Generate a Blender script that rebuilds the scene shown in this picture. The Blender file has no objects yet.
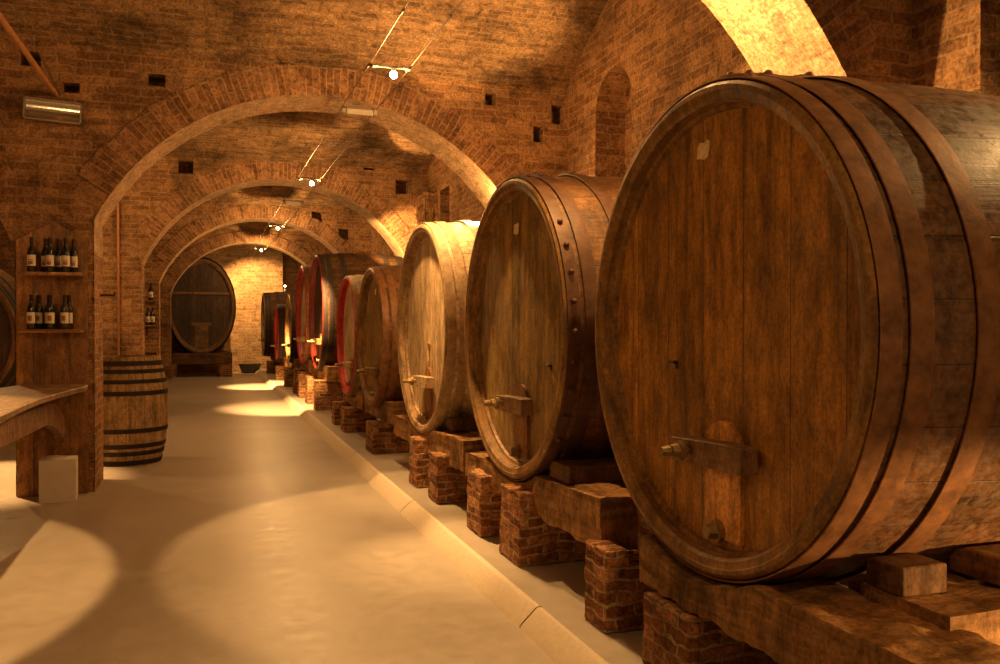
import bpy, math, random
from mathutils import Vector, Matrix
from mathutils.geometry import tessellate_polygon
random.seed(7)
PI = math.pi
sc = bpy.context.scene
COL = sc.collection

# ------------------------------------------------------------------ helpers
class MB:
    """collects faces with metric uvs, links them as ONE mesh object"""
    def __init__(s):
        s.v, s.f, s.uv, s.sm = [], [], [], []
    def face(s, pts, uvs=None, smooth=False):
        i0 = len(s.v)
        s.v += [tuple(p) for p in pts]
        s.f.append(list(range(i0, i0 + len(pts))))
        if uvs is None:
            n = Vector((0, 0, 0))
            P = [Vector(p) for p in pts]
            for a in range(len(P)):
                n += P[a].cross(P[(a + 1) % len(P)])
            ax = max(range(3), key=lambda k: abs(n[k]))
            if ax == 0: uvs = [(p[1], p[2]) for p in pts]
            elif ax == 1: uvs = [(p[0], p[2]) for p in pts]
            else: uvs = [(p[0], p[1]) for p in pts]
        s.uv.append([tuple(u) for u in uvs]); s.sm.append(smooth)
    def grid(s, P, U, smooth=True, flip=False):
        for i in range(len(P) - 1):
            for j in range(len(P[0]) - 1):
                q = [(i, j), (i + 1, j), (i + 1, j + 1), (i, j + 1)]
                if flip: q = q[::-1]
                s.face([P[a][b] for a, b in q], [U[a][b] for a, b in q], smooth)
    def box(s, x0, x1, y0, y1, z0, z1, grain=None, M=None, taper=0, off=0.0):
        t = taper
        c = [(x0+t, y0+t), (x1-t, y0+t), (x1-t, y1-t), (x0+t, y1-t)]
        b = [(x0, y0, z0), (x1, y0, z0), (x1, y1, z0), (x0, y1, z0)]
        u = [(p[0], p[1], z1) for p in c]
        V = b + u
        F = [(3, 2, 1, 0), (4, 5, 6, 7), (0, 1, 5, 4), (1, 2, 6, 5), (2, 3, 7, 6), (3, 0, 4, 7)]
        N = [2, 2, 1, 0, 1, 0]
        for f, n in zip(F, N):
            pts = [V[i] for i in f]
            ax = [k for k in range(3) if k != n]
            if grain is None: a, d = ax[0], ax[1]
            else:
                a = grain if grain in ax else ax[0]
                d = [k for k in ax if k != a][0]
            uv = [(p[a] + off, p[d] + off * 1.7) for p in pts]
            if M: pts = [M @ Vector(p) for p in pts]
            s.face(pts, uv)
    def prism(s, poly, axis, a, b, grain_uv=None, caps=True):
        """poly: 2d points; axis 0: (y,z) poly extruded along x, axis 1: (x,z) along y, axis 2: (x,y) along z"""
        def mk(p, h):
            return (h, p[0], p[1]) if axis == 0 else (p[0], h, p[1]) if axis == 1 else (p[0], p[1], h)
        n = len(poly)
        if caps:
            tris = tessellate_polygon([[Vector((p[0], p[1], 0)) for p in poly]])
            for t in tris:
                for h in (a, b):
                    s.face([mk(poly[i], h) for i in (t if h == b else t[::-1])],
                           [(poly[i][0], poly[i][1]) if grain_uv is None else grain_uv(poly[i]) for i in (t if h == b else t[::-1])])
        L = 0
        for i in range(n):
            p, q = poly[i], poly[(i + 1) % n]
            d = math.hypot(q[0]-p[0], q[1]-p[1])
            s.face([mk(p, a), mk(q, a), mk(q, b), mk(p, b)], [(L, a), (L + d, a), (L + d, b), (L, b)])
            L += d
    def revolve(s, prof, M=None, seg=32, a0=0, a1=2*PI, scale=(1, 1), smooth=True, swap=False):
        """prof: (r, h) about local z"""
        M = M or Matrix.Identity(4)
        P, U = [], []
        L = [0]
        for k in range(1, len(prof)):
            L.append(L[-1] + math.hypot(prof[k][0]-prof[k-1][0], prof[k][1]-prof[k-1][1]))
        rm = max(p[0] for p in prof)
        for k in range(seg + 1):
            a = a0 + (a1 - a0) * k / seg
            P.append([M @ Vector((r*math.cos(a)*scale[0], r*math.sin(a)*scale[1], h)) for r, h in prof])
            U.append([((a*rm, L[j]) if swap else (L[j], a * rm)) for j in range(len(prof))])
        s.grid(P, U, smooth)
    def tube(s, path, r, seg=8, caps=True):
        path = [Vector(p) for p in path]
        P, U = [], []
        L = 0
        up = Vector((0, 0, 1))
        for i, p in enumerate(path):
            d = (path[min(i+1, len(path)-1)] - path[max(i-1, 0)]).normalized()
            if abs(d.dot(up)) > .95: up = Vector((1, 0, 0))
            x = d.cross(up).normalized(); y = x.cross(d).normalized()
            rr = r[i] if isinstance(r, (list, tuple)) else r
            if i: L += (p - path[i-1]).length
            P.append([p + x*rr*math.cos(2*PI*k/seg) + y*rr*math.sin(2*PI*k/seg) for k in range(seg+1)])
            U.append([(L, rr*2*PI*k/seg) for k in range(seg+1)])
        s.grid(P, U)
        if caps:
            s.face(P[0][:-1]); s.face(P[-1][:-1][::-1])
    def ball(s, c, r, seg=8, sc3=(1, 1, 1)):
        pr = [(math.sin(PI*k/6), -math.cos(PI*k/6)) for k in range(7)]
        P = [[Vector((c[0]+r*sc3[0]*a*math.cos(2*PI*k/seg), c[1]+r*sc3[1]*a*math.sin(2*PI*k/seg), c[2]+r*sc3[2]*h)) for a, h in pr] for k in range(seg+1)]
        s.grid(P, [[(0, 0)]*7]*(seg+1))
    def build(s, name, mat, parent=None, weld=True, bevel=0, rough=0.0):
        me = bpy.data.meshes.new(name)
        V, idx, key = [], [], {}
        for p in s.v:
            k = (round(p[0], 5), round(p[1], 5), round(p[2], 5))
            if k not in key:
                key[k] = len(V); V.append(p)
            idx.append(key[k])
        F, UV, SM = [], [], []
        for f, uv, sm in zip(s.f, s.uv, s.sm):
            g = [idx[i] for i in f]
            gg, uu = [], []
            for a, b in zip(g, uv):
                if a not in gg: gg.append(a); uu.append(b)
            if len(gg) > 2: F.append(gg); UV += uu; SM.append(sm)
        me.from_pydata(V, [], F)
        l = me.uv_layers.new(name='UVMap')
        if len(l.data) == len(UV):
            for i, u in enumerate(UV): l.data[i].uv = u
        me.polygons.foreach_set('use_smooth', SM)
        me.materials.append(mat)
        me.validate()
        me.set_sharp_from_angle(angle=math.radians(32))
        o = bpy.data.objects.new(name, me)
        COL.objects.link(o)
        if parent: o.parent = parent
        if bevel:
            b = o.modifiers.new('bevel', 'BEVEL'); b.width = bevel; b.segments = 2; b.limit_method = 'ANGLE'
            b.harden_normals = False
        if rough:
            sb = o.modifiers.new('sub', 'SUBSURF'); sb.subdivision_type = 'SIMPLE'; sb.levels = sb.render_levels = 4
            tx = bpy.data.textures.new('lumps', 'CLOUDS'); tx.noise_scale = .12; tx.noise_depth = 3
            d = o.modifiers.new('lumps', 'DISPLACE'); d.texture = tx; d.strength = rough; d.mid_level = .5
            d.texture_coords = 'GLOBAL'
        return o

def tag(o, label, cat, group=None, kind=None):
    o['label'] = label; o['category'] = cat
    if group: o['group'] = group
    if kind: o['kind'] = kind
    return o
def thing(name, loc, label, cat, group=None, rz=0):
    o = bpy.data.objects.new(name, None); COL.objects.link(o)
    o.location = loc; o.rotation_euler = (0, 0, rz); o.empty_display_size = .1
    return tag(o, label, cat, group)
def struct(o):
    o['kind'] = 'structure'; return o
def copy_tree(o, parent=None):
    c = o.copy(); COL.objects.link(c)
    if parent: c.parent = parent
    for ch in list(o.children): copy_tree(ch, c)
    return c

# ------------------------------------------------------------------ materials
def newmat(name):
    m = bpy.data.materials.new(name); m.use_nodes = True
    nt = m.node_tree; nt.nodes.clear()
    out = nt.nodes.new('ShaderNodeOutputMaterial'); b = nt.nodes.new('ShaderNodeBsdfPrincipled')
    nt.links.new(b.outputs[0], out.inputs[0])
    return m, nt, b
class N:
    def __init__(s, nt): s.nt = nt
    def n(s, t, **k):
        x = s.nt.nodes.new(t)
        for a, b in k.items():
            if hasattr(x, a): setattr(x, a, b)
        return x
    def L(s, a, b): s.nt.links.new(a, b)
    def noise(s, vec, scale, detail=4, rough=.55, dist=0, vs=None):
        if vs is not None:
            m = s.n('ShaderNodeVectorMath', operation='MULTIPLY'); s.L(vec, m.inputs[0]); m.inputs[1].default_value = vs; vec = m.outputs[0]
        x = s.n('ShaderNodeTexNoise'); x.inputs['Scale'].default_value = scale; x.inputs['Detail'].default_value = detail
        x.inputs['Roughness'].default_value = rough; x.inputs['Distortion'].default_value = dist
        s.L(vec, x.inputs['Vector']); return x
    def ramp(s, fac, stops):
        r = s.n('ShaderNodeValToRGB'); s.L(fac, r.inputs[0])
        e = r.color_ramp.elements
        while len(e) < len(stops): e.new(.5)
        for k, (p, c) in enumerate(stops):
            e[k].position = p; e[k].color = (c, c, c, 1) if isinstance(c, (int, float)) else (*c, 1)
        return r.outputs[0]
    def mix(s, f, a, b, mode='MIX'):
        m = s.n('ShaderNodeMix', data_type='RGBA', blend_type=mode)
        for i, v in ((0, f), (6, a), (7, b)):
            if isinstance(v, (int, float)): m.inputs[i].default_value = v
            elif isinstance(v, tuple): m.inputs[i].default_value = (*v, 1)
            else: s.L(v, m.inputs[i])
        return m.outputs[2]
    def math(s, op, a, b=0, c=None):
        m = s.n('ShaderNodeMath', operation=op)
        for i, v in enumerate((a, b) if c is None else (a, b, c)):
            if isinstance(v, (int, float)): m.inputs[i].default_value = v
            else: s.L(v, m.inputs[i])
        return m.outputs[0]

def brick(name, c1, c2, mortar, row=.078, width=.29, mort=.012, bump=.6, stain=.55, warp=.02, fade=.35):
    m, nt, b = newmat(name); g = N(nt)
    uv = g.n('ShaderNodeUVMap').outputs[0]
    pos = g.n('ShaderNodeTexCoord').outputs['Object']
    w = g.noise(pos, 3.0, 3)
    sub = g.n('ShaderNodeVectorMath', operation='SUBTRACT'); g.L(w.outputs['Color'], sub.inputs[0]); sub.inputs[1].default_value = (.5, .5, .5)
    w2 = g.noise(pos, 16.0, 3)
    sub2 = g.n('ShaderNodeVectorMath', operation='SUBTRACT'); g.L(w2.outputs['Color'], sub2.inputs[0]); sub2.inputs[1].default_value = (.5, .5, .5)
    s1 = g.n('ShaderNodeVectorMath', operation='MULTIPLY_ADD'); g.L(sub.outputs[0], s1.inputs[0]); s1.inputs[1].default_value = (warp*3,)*3; g.L(uv, s1.inputs[2])
    s2 = g.n('ShaderNodeVectorMath', operation='MULTIPLY_ADD'); g.L(sub2.outputs[0], s2.inputs[0]); s2.inputs[1].default_value = (warp,)*3; g.L(s1.outputs[0], s2.inputs[2])
    bt = g.n('ShaderNodeTexBrick'); bt.offset = .5; bt.squash = 1
    g.L(s2.outputs[0], bt.inputs['Vector'])
    bt.inputs['Scale'].default_value = 1; bt.inputs['Brick Width'].default_value = width; bt.inputs['Row Height'].default_value = row
    bt.inputs['Mortar Size'].default_value = mort; bt.inputs['Mortar Smooth'].default_value = .45; bt.inputs['Bias'].default_value = -.1
    bt.inputs['Color1'].default_value = (0, 0, 0, 1); bt.inputs['Color2'].default_value = (1, 1, 1, 1); bt.inputs['Mortar'].default_value = (.5, .5, .5, 1)
    base = g.mix(g.ramp(bt.outputs['Color'], [(0, 0.0), (1, 1.0)]), c1, c2)
    fine = g.noise(pos, 42, 5, .65)
    base = g.mix(1., base, g.mix(g.ramp(fine.outputs[0], [(.34, 0.), (.66, 1.)]), (.5, .45, .42), (1.4, 1.4, 1.4)), 'MULTIPLY')
    big = g.noise(pos, 1.3, 5, .62, .4)
    fm = g.math('MULTIPLY', bt.outputs['Fac'], g.ramp(g.noise(pos, 6, 4, .7).outputs[0], [(.32, fade), (.6, 1.)]))
    col = g.mix(fm, base, mortar)
    blot = g.ramp(big.outputs[0], [(.3, 1 - stain), (.52, 1.0), (.7, 1.12)])
    col = g.mix(1., col, blot, 'MULTIPLY')
    sm = g.noise(pos, 9, 5, .7, 1.0)
    col = g.mix(.8, col, g.ramp(sm.outputs[0], [(.32, .32), (.5, .98), (.72, 1.25)]), 'MULTIPLY')
    g.L(col, b.inputs['Base Color'])
    b.inputs['Roughness'].default_value = .88; b.inputs['Specular IOR Level'].default_value = .25
    h = g.math('ADD', g.math('MULTIPLY', fm, -1.0), g.math('MULTIPLY', fine.outputs[0], .7))
    h = g.math('ADD', h, g.math('MULTIPLY', sm.outputs[0], 1.3))
    h = g.math('ADD', h, g.math('MULTIPLY', bt.outputs['Color'], .35))
    bp = g.n('ShaderNodeBump'); bp.inputs['Strength'].default_value = bump; bp.inputs['Distance'].default_value = .018
    g.L(h, bp.inputs['Height']); g.L(bp.outputs[0], b.inputs['Normal'])
    return m

def wood(name, dark, light, plank=.16, length=60.0, gap=.0025, rough=.5, bump=.35, stain=.6, spec=.4, dust=0.0, var=.5, grain=1.0):
    m, nt, b = newmat(name); g = N(nt)
    uv = g.n('ShaderNodeUVMap').outputs[0]
    pos = g.n('ShaderNodeTexCoord').outputs['Object']
    g1 = g.noise(uv, 1.0, 6, .6, .6, (1.6*grain, 38*grain, 1))
    g2 = g.noise(uv, 1.0, 4, .6, 1.2, (.9, 9, 1))
    col = g.mix(g.ramp(g1.outputs[0], [(.2, .25), (.8, .9)]), dark, light)
    col = g.mix(.9, col, g.ramp(g2.outputs[0], [(.28, .42), (.5, .95), (.72, 1.25)]), 'MULTIPLY')
    bl = g.noise(pos, 7.0, 6, .72, .8, (1, 1, .45))
    col = g.mix(.8, col, g.ramp(bl.outputs[0], [(.32, .5), (.5, .95), (.7, 1.25)]), 'MULTIPLY')
    h = g.math('MULTIPLY', g1.outputs[0], .8)
    if plank:
        bt = g.n('ShaderNodeTexBrick'); bt.offset = .37
        g.L(uv, bt.inputs['Vector'])
        bt.inputs['Scale'].default_value = 1; bt.inputs['Brick Width'].default_value = length; bt.inputs['Row Height'].default_value = plank
        bt.inputs['Mortar Size'].default_value = gap; bt.inputs['Mortar Smooth'].default_value = .4
        bt.inputs['Color1'].default_value = (0, 0, 0, 1); bt.inputs['Color2'].default_value = (1, 1, 1, 1); bt.inputs['Mortar'].default_value = (.5,)*3+(1,)
        col = g.mix(1., col, g.ramp(bt.outputs['Color'], [(0, 1-var*.55), (1, 1+var*.35)]), 'MULTIPLY')
        col = g.mix(g.math('MULTIPLY', bt.outputs['Fac'], .85), col, tuple(c*.15 for c in dark))
        h = g.math('SUBTRACT', h, g.math('MULTIPLY', bt.outputs['Fac'], 2.0))
    st = g.noise(pos, 2.2, 5, .65, .5)
    col = g.mix(1., col, g.ramp(st.outputs[0], [(.28, 1-stain), (.5, 1.), (.75, 1.2)]), 'MULTIPLY')
    sp = g.noise(pos, 55, 4, .7)
    col = g.mix(.8, col, g.ramp(sp.outputs[0], [(.3, .5), (.5, 1.), (.7, 1.35)]), 'MULTIPLY')
    mt = g.noise(pos, 20, 6, .75, .5, (1, 1, .35))
    col = g.mix(.85, col, g.ramp(mt.outputs[0], [(.34, .5), (.5, .98), (.66, 1.4)]), 'MULTIPLY')
    rr = g.ramp(g.noise(pos, 12, 5, .7).outputs[0], [(.3, rough-.14), (.7, min(1, rough+.2))])
    if dust:
        dn = g.ramp(g.noise(pos, 24, 6, .75).outputs[0], [(.42, 0.), (.7, dust)])
        col = g.mix(dn, col, (.55, .42, .3))
    g.L(col, b.inputs['Base Color']); g.L(rr, b.inputs['Roughness'])
    b.inputs['Specular IOR Level'].default_value = spec
    h = g.math('ADD', h, g.math('MULTIPLY', sp.outputs[0], .3))
    bp = g.n('ShaderNodeBump'); bp.inputs['Strength'].default_value = bump; bp.inputs['Distance'].default_value = .006
    g.L(h, bp.inputs['Height']); g.L(bp.outputs[0], b.inputs['Normal'])
    return m

def plain(name, c, rough=.5, metal=0, spec=.5, var=.25, scale=20, bump=.1, emit=None):
    m, nt, b = newmat(name); g = N(nt)
    pos = g.n('ShaderNodeTexCoord').outputs['Object']
    nz = g.noise(pos, scale, 5, .65, .3)
    col = g.mix(1., c, g.ramp(nz.outputs[0], [(.3, 1-var), (.7, 1+var*.5)]), 'MULTIPLY')
    g.L(col, b.inputs['Base Color'])
    b.inputs['Roughness'].default_value = rough; b.inputs['Metallic'].default_value = metal; b.inputs['Specular IOR Level'].default_value = spec
    bp = g.n('ShaderNodeBump'); bp.inputs['Strength'].default_value = bump; bp.inputs['Distance'].default_value = .004
    g.L(nz.outputs[0], bp.inputs['Height']); g.L(bp.outputs[0], b.inputs['Normal'])
    if emit:
        b.inputs['Emission Color'].default_value = (*emit[:3], 1); b.inputs['Emission Strength'].default_value = emit[3]
    return m

M = {}
M['wall'] = brick('old_brick', (.27, .135, .058), (.50, .275, .12), (.45, .29, .15), fade=.15, mort=.009)
M['jamb'] = brick('jamb_brick', (.30, .15, .065), (.55, .30, .14), (.55, .38, .22), fade=.5, mort=.010)
M['ring'] = brick('arch_brick', (.26, .125, .055), (.46, .235, .105), (.46, .30, .16), row=.072, width=.30, mort=.009, stain=.5, fade=.3, warp=.014)
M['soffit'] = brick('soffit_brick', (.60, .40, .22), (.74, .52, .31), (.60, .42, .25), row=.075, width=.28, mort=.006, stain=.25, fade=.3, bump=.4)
M['vault'] = brick('vault_brick', (.23, .13, .06), (.46, .275, .13), (.38, .25, .13), row=.062, width=.27, mort=.011, stain=.75, fade=.1, warp=.03, bump=.9)
M['pier'] = brick('pier_brick', (.22, .08, .03), (.62, .28, .11), (.54, .38, .21), row=.058, width=.20, mort=.010, stain=.6, warp=.03, fade=.15, bump=1.0)
M['end'] = brick('end_brick', (.46, .28, .13), (.72, .46, .24), (.6, .42, .24), row=.1, width=.3, mort=.012, stain=.35, fade=.2)

def floor_mat():
    m, nt, b = newmat('painted_concrete'); g = N(nt)
    pos = g.n('ShaderNodeTexCoord').outputs['Object']
    n1 = g.noise(pos, .9, 5, .6, .5); n2 = g.noise(pos, 9, 6, .7, .3); n3 = g.noise(pos, 70, 3, .6)
    col = g.mix(g.ramp(n1.outputs[0], [(.3, 0.), (.7, 1.)]), (.42, .36, .29), (.53, .46, .38))
    col = g.mix(.5, col, g.ramp(n2.outputs[0], [(.3, .78), (.6, 1.05)]), 'MULTIPLY')
    sp = g.ramp(g.noise(pos, 30, 2, .5).outputs[0], [(.22, .55), (.27, 1.)])
    col = g.mix(1., col, sp, 'MULTIPLY')
    g.L(col, b.inputs['Base Color'])
    g.L(g.ramp(n2.outputs[0], [(.3, .30), (.7, .48)]), b.inputs['Roughness'])
    b.inputs['Specular IOR Level'].default_value = .45
    h = g.math('ADD', g.math('MULTIPLY', g.noise(pos, 3.5, 4, .6, .5, (1, 1, 1)).outputs[0], 1.5), g.math('MULTIPLY', n3.outputs[0], .08))
    bp = g.n('ShaderNodeBump'); bp.inputs['Strength'].default_value = .12; bp.inputs['Distance'].default_value = .02
    g.L(h, bp.inputs['Height']); g.L(bp.outputs[0], b.inputs['Normal'])
    return m
M['floor'] = floor_mat()
M['kerb'] = plain('kerb_concrete', (.74, .62, .46), .6, var=.10, scale=30, bump=.02)
M['head1'] = wood('aged_oak_head', (.25, .11, .018), (.62, .30, .055), plank=.29, gap=.003, stain=.5, var=.4)
M['head2'] = wood('olive_oak_head', (.19, .105, .026), (.40, .24, .07), plank=.17, gap=.002, stain=.55, var=.6)
M['head3'] = wood('pale_oak_head', (.46, .30, .15), (.68, .48, .27), plank=.15, gap=.002, stain=.3, var=.3)
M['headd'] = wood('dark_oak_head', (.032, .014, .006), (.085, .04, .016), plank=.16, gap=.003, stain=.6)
M['stave1'] = wood('aged_oak_staves', (.10, .042, .015), (.25, .11, .04), plank=.21, gap=.003, stain=.6, rough=.42, dust=.25, spec=.5)
M['stave2'] = wood('brown_oak_staves', (.15, .07, .026), (.32, .16, .062), plank=.19, gap=.003, stain=.5)
M['stave3'] = wood('pale_oak_staves', (.50, .36, .19), (.72, .55, .33), plank=.16, gap=.003, stain=.35)
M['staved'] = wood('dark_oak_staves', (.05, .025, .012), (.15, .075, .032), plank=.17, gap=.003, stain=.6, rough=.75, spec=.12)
M['chime1'] = wood('oak_chime', (.24, .12, .03), (.36, .19, .055), plank=0, stain=.5, rough=.5)
M['chime3'] = wood('pale_chime', (.32, .19, .085), (.48, .31, .155), plank=0, stain=.4)
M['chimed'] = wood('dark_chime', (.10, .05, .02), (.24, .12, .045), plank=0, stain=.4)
M['redd'] = plain('dark_red_paint', (.20, .02, .012), .5, var=.5, scale=9)
M['red'] = plain('red_paint', (.50, .03, .02), .5, var=.5, scale=9)
M['hoop'] = plain('rusty_hoop', (.33, .155, .065), .5, .2, var=.5, scale=14, bump=.4)
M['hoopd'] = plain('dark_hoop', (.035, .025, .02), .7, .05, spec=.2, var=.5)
M['hoopb'] = plain('brown_hoop', (.13, .06, .028), .5, .2, var=.5, scale=14, bump=.4)
M['hoopp'] = plain('pale_hoop', (.40, .27, .14), .6, .1, var=.5, scale=14, bump=.4)
M['iron'] = plain('dark_iron', (.07, .05, .035), .5, .6, var=.4)
M['brass'] = plain('aged_brass', (.34, .22, .09), .45, .5, var=.5, scale=30)
M['door'] = wood('hatch_wood', (.80, .34, .07), (.98, .50, .14), plank=0, stain=.4, grain=.7)
M['doord'] = wood('dark_hatch_wood', (.20, .08, .025), (.40, .18, .06), plank=0, stain=.4, grain=.7)
M['bar'] = wood('crossbar_wood', (.20, .10, .04), (.38, .20, .08), plank=0, stain=.5)
M['barp'] = wood('pale_crossbar_wood', (.52, .34, .16), (.74, .55, .30), plank=0, stain=.2)
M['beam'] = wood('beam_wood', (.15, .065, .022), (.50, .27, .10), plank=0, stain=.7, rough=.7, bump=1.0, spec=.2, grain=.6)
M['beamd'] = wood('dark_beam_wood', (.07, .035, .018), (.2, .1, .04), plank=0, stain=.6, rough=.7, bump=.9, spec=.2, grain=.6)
M['pine'] = wood('pine_board', (.27, .115, .03), (.46, .22, .065), plank=.155, gap=.003, stain=.35, rough=.45, grain=.8)
M['counter'] = wood('counter_wood', (.30, .17, .09), (.50, .31, .17), plank=.3, gap=.002, stain=.3, rough=.4)
M['counterd'] = wood('counter_bracket_wood', (.16, .08, .04), (.30, .16, .08), plank=0, stain=.3, rough=.45)
M['cask'] = wood('grey_oak_cask', (.30, .185, .085), (.50, .33, .16), plank=.09, gap=.002, stain=.5, rough=.75, spec=.2)
M['card'] = plain('white_cardboard', (.74, .68, .58), .8, var=.08, scale=5)
M['paper'] = plain('paper_tag', (.95, .72, .40), .8, var=.3, scale=40)
M['label'] = plain('bottle_label', (.80, .70, .52), .7, var=.08)
M['labelp'] = plain('label_print', (.38, .17, .07), .7, var=.3)
M['glass'] = plain('dark_bottle_glass', (.018, .02, .012), .12, spec=.7, var=.1, bump=0)
M['foil'] = plain('bottle_foil', (.03, .02, .02), .35, .3)
M['metal'] = plain('brushed_steel', (.55, .5, .45), .35, .9, var=.2)
M['lampmetal'] = plain('grey_lamp_metal', (.16, .13, .10), .6, .3, var=.2)
M['mirror'] = plain('lamp_mirror', (.85, .8, .72), .18, 1.0, var=.1, bump=.5, scale=6)
M['opal'] = plain('opal_panel', (.5, .42, .34), .4, var=.05)
M['cable'] = plain('steel_cable', (.22, .14, .08), .45, .6)
M['pipe'] = plain('copper_pipe', (.45, .2, .08), .45, .4)
M['rod'] = plain('painted_rod', (.55, .26, .1), .45, .3)
M['mortar'] = plain('rough_mortar', (.52, .4, .25), .9, var=.4, scale=10, bump=.8)
M['bucket'] = plain('dark_tub', (.06, .04, .03), .6)
M['bulb'] = plain('glowing_bulb', (1, .9, .7), .5, var=0, emit=(1, .72, .38, 60))

# ------------------------------------------------------------------ the setting
XW = 3.9     # right wall
def arc_pts(cx, cz, R, xL, xR, n=40):
    if R < 0:      # three-centred: wider left half
        R = -R; RL = 4.6
        pts = [(cx + RL*math.sin(a), cz + R*math.cos(a)) for a in [-1.25*(1-k/20) for k in range(20)]]
        aR = math.asin(min(1, (xR-cx)/R))
        return pts + [(cx + R*math.sin(aR*k/20), cz + R*math.cos(aR*k/20)) for k in range(21)], 0, aR
    aL = math.asin(max(-1, min(1, (xL - cx) / R))); aR = math.asin(max(-1, min(1, (xR - cx) / R)))
    return [(cx + R*math.sin(aL + (aR-aL)*k/n), cz + R*math.cos(aL + (aR-aL)*k/n)) for k in range(n+1)], aL, aR

def recess(mb, x0, x1, z0, z1, y, d):
    """hole in a wall facing -y"""
    mb.face([(x0, y, z0), (x0, y+d, z0), (x0, y+d, z1), (x0, y, z1)])
    mb.face([(x1, y, z0), (x1, y, z1), (x1, y+d, z1), (x1, y+d, z0)])
    mb.face([(x0, y, z0), (x1, y, z0), (x1, y+d, z0), (x0, y+d, z0)])
    mb.face([(x0, y, z1), (x0, y+d, z1), (x1, y+d, z1), (x1, y, z1)])
    mb.face([(x0, y+d, z0), (x1, y+d, z0), (x1, y+d, z1), (x0, y+d, z1)])

def arch_wall(y0, th, ops, xl, xr, ztop, holes=(), ring=.32, soff=.0):
    mb = MB()
    poly = [(xl, 0)]
    arcs = []
    for (cx, cz, R, xL, xR) in ops:
        pts, aL, aR = arc_pts(cx, cz, R, xL, xR)
        arcs.append((cx, cz, R, xL, xR, pts, aL, aR))
        poly += [(pts[0][0], 0)] + pts + [(xR, 0)]
    poly += [(xr, 0), (xr, ztop), (xl, ztop)]
    hl = []
    for (a, b, c, d) in holes:
        j = lambda: random.uniform(-.012, .012)
        hl.append([(a, c), (b, c), (b, d), (a, d)])
    for yy, hs, fl in ((y0, hl, False), (y0+th, [], True)):
        loops = [[Vector((p[0], p[1], 0)) for p in poly]] + [[Vector((p[0], p[1], 0)) for p in h] for h in hs]
        allp = poly + [p for h in hs for p in h]
        for t in tessellate_polygon(loops):
            P = [(allp[i][0], yy, allp[i][1]) for i in t]
            n = (Vector(P[1])-Vector(P[0])).cross(Vector(P[2])-Vector(P[0]))
            if (n.y > 0) != fl: P = P[::-1]
            mb.face(P, [(p[0], p[2]) for p in P])
    for (a, b, c, d) in holes: recess(mb, a, b, c, d, y0, .3)
    w = struct(mb.build('wall_arch', M['wall']))
    # arch faces: radial voussoirs
    for (cx, cz, R, xL, xR, pts, aL, aR) in arcs:
        R = abs(R); xL = pts[0][0] if aL == 0 else xL
        r = MB(); n = 72
        pr = .014
        for yy, sgn in ((y0 - pr, 1), (y0 + th + pr, -1)):
            P, U = [], []
            for k in range(n+1):
                a = max(aL, -1.0) + (min(aR, 1.02)-max(aL, -1.0))*k/n
                o_ = ring + .012*math.sin(k*1.7) + .01*math.sin(k*.6)
                row = []
                for rr in (R-.004, R + .16, R + o_):
                    row.append((cx+rr*math.sin(a), yy, cz+rr*math.cos(a)))
                row.append((cx+(R+o_)*math.sin(a), yy + sgn*pr*1.3, cz+(R+o_)*math.cos(a)))
                P.append(row); U.append([(0, a*(R+.15)), (.19, a*(R+.15)), (o_, a*(R+.15)), (o_+.02, a*(R+.15))])
            r.grid(P, U, smooth=False, flip=sgn > 0)
        struct(r.build('trim_arch_face', M['ring']))
        s = MB()
        full = [(xL, 0)] + pts + [(xR, 0)]
        L = 0; P, U = [], []
        segs = []
        for k, p in enumerate(full):
            if k: L += math.hypot(p[0]-full[k-1][0], p[1]-full[k-1][1])
            segs.append((p, L))
        # subdivide the vertical jambs
        ext = []
        for k in range(len(segs)-1):
            (p, l), (q, m_) = segs[k], segs[k+1]
            nn = 16 if m_-l > .8 else 1
            for t in range(nn):
                f = t/nn; ext.append(((p[0]+(q[0]-p[0])*f, p[1]+(q[1]-p[1])*f), l+(m_-l)*f))
        ext.append(segs[-1])
        for (p, l) in ext:
            e = .006*math.sin(l*9.3)+.004*math.sin(l*23)
            row, ur = [], []
            for q in range(5):
                yy = y0 - pr + (th+2*pr)*q/4
                row.append((p[0], yy + (e if q == 0 else 0), p[1])); ur.append((yy, l))
            P.append(row); U.append(ur)
        iv = [k for k in range(len(ext)) if ext[k][0][1] < min(pts[0][1], pts[-1][1]) - .01]
        half = len(ext)//2
        a_ = max([k for k in iv if k < half] or [0]) + 1; b_ = min([k for k in iv if k > half] or [len(ext)-1])
        s.grid(P[a_:b_], U[a_:b_], smooth=False, flip=True)
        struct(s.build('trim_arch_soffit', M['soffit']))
        for sl in (slice(0, a_+1), slice(b_-1, len(P))):
            if len(P[sl]) > 1:
                q = MB(); q.grid(P[sl], [[(u, v) for u, v in rw] for rw in U[sl]], smooth=False, flip=True)
                struct(q.build('trim_jamb', M['jamb']))
    return w

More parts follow.
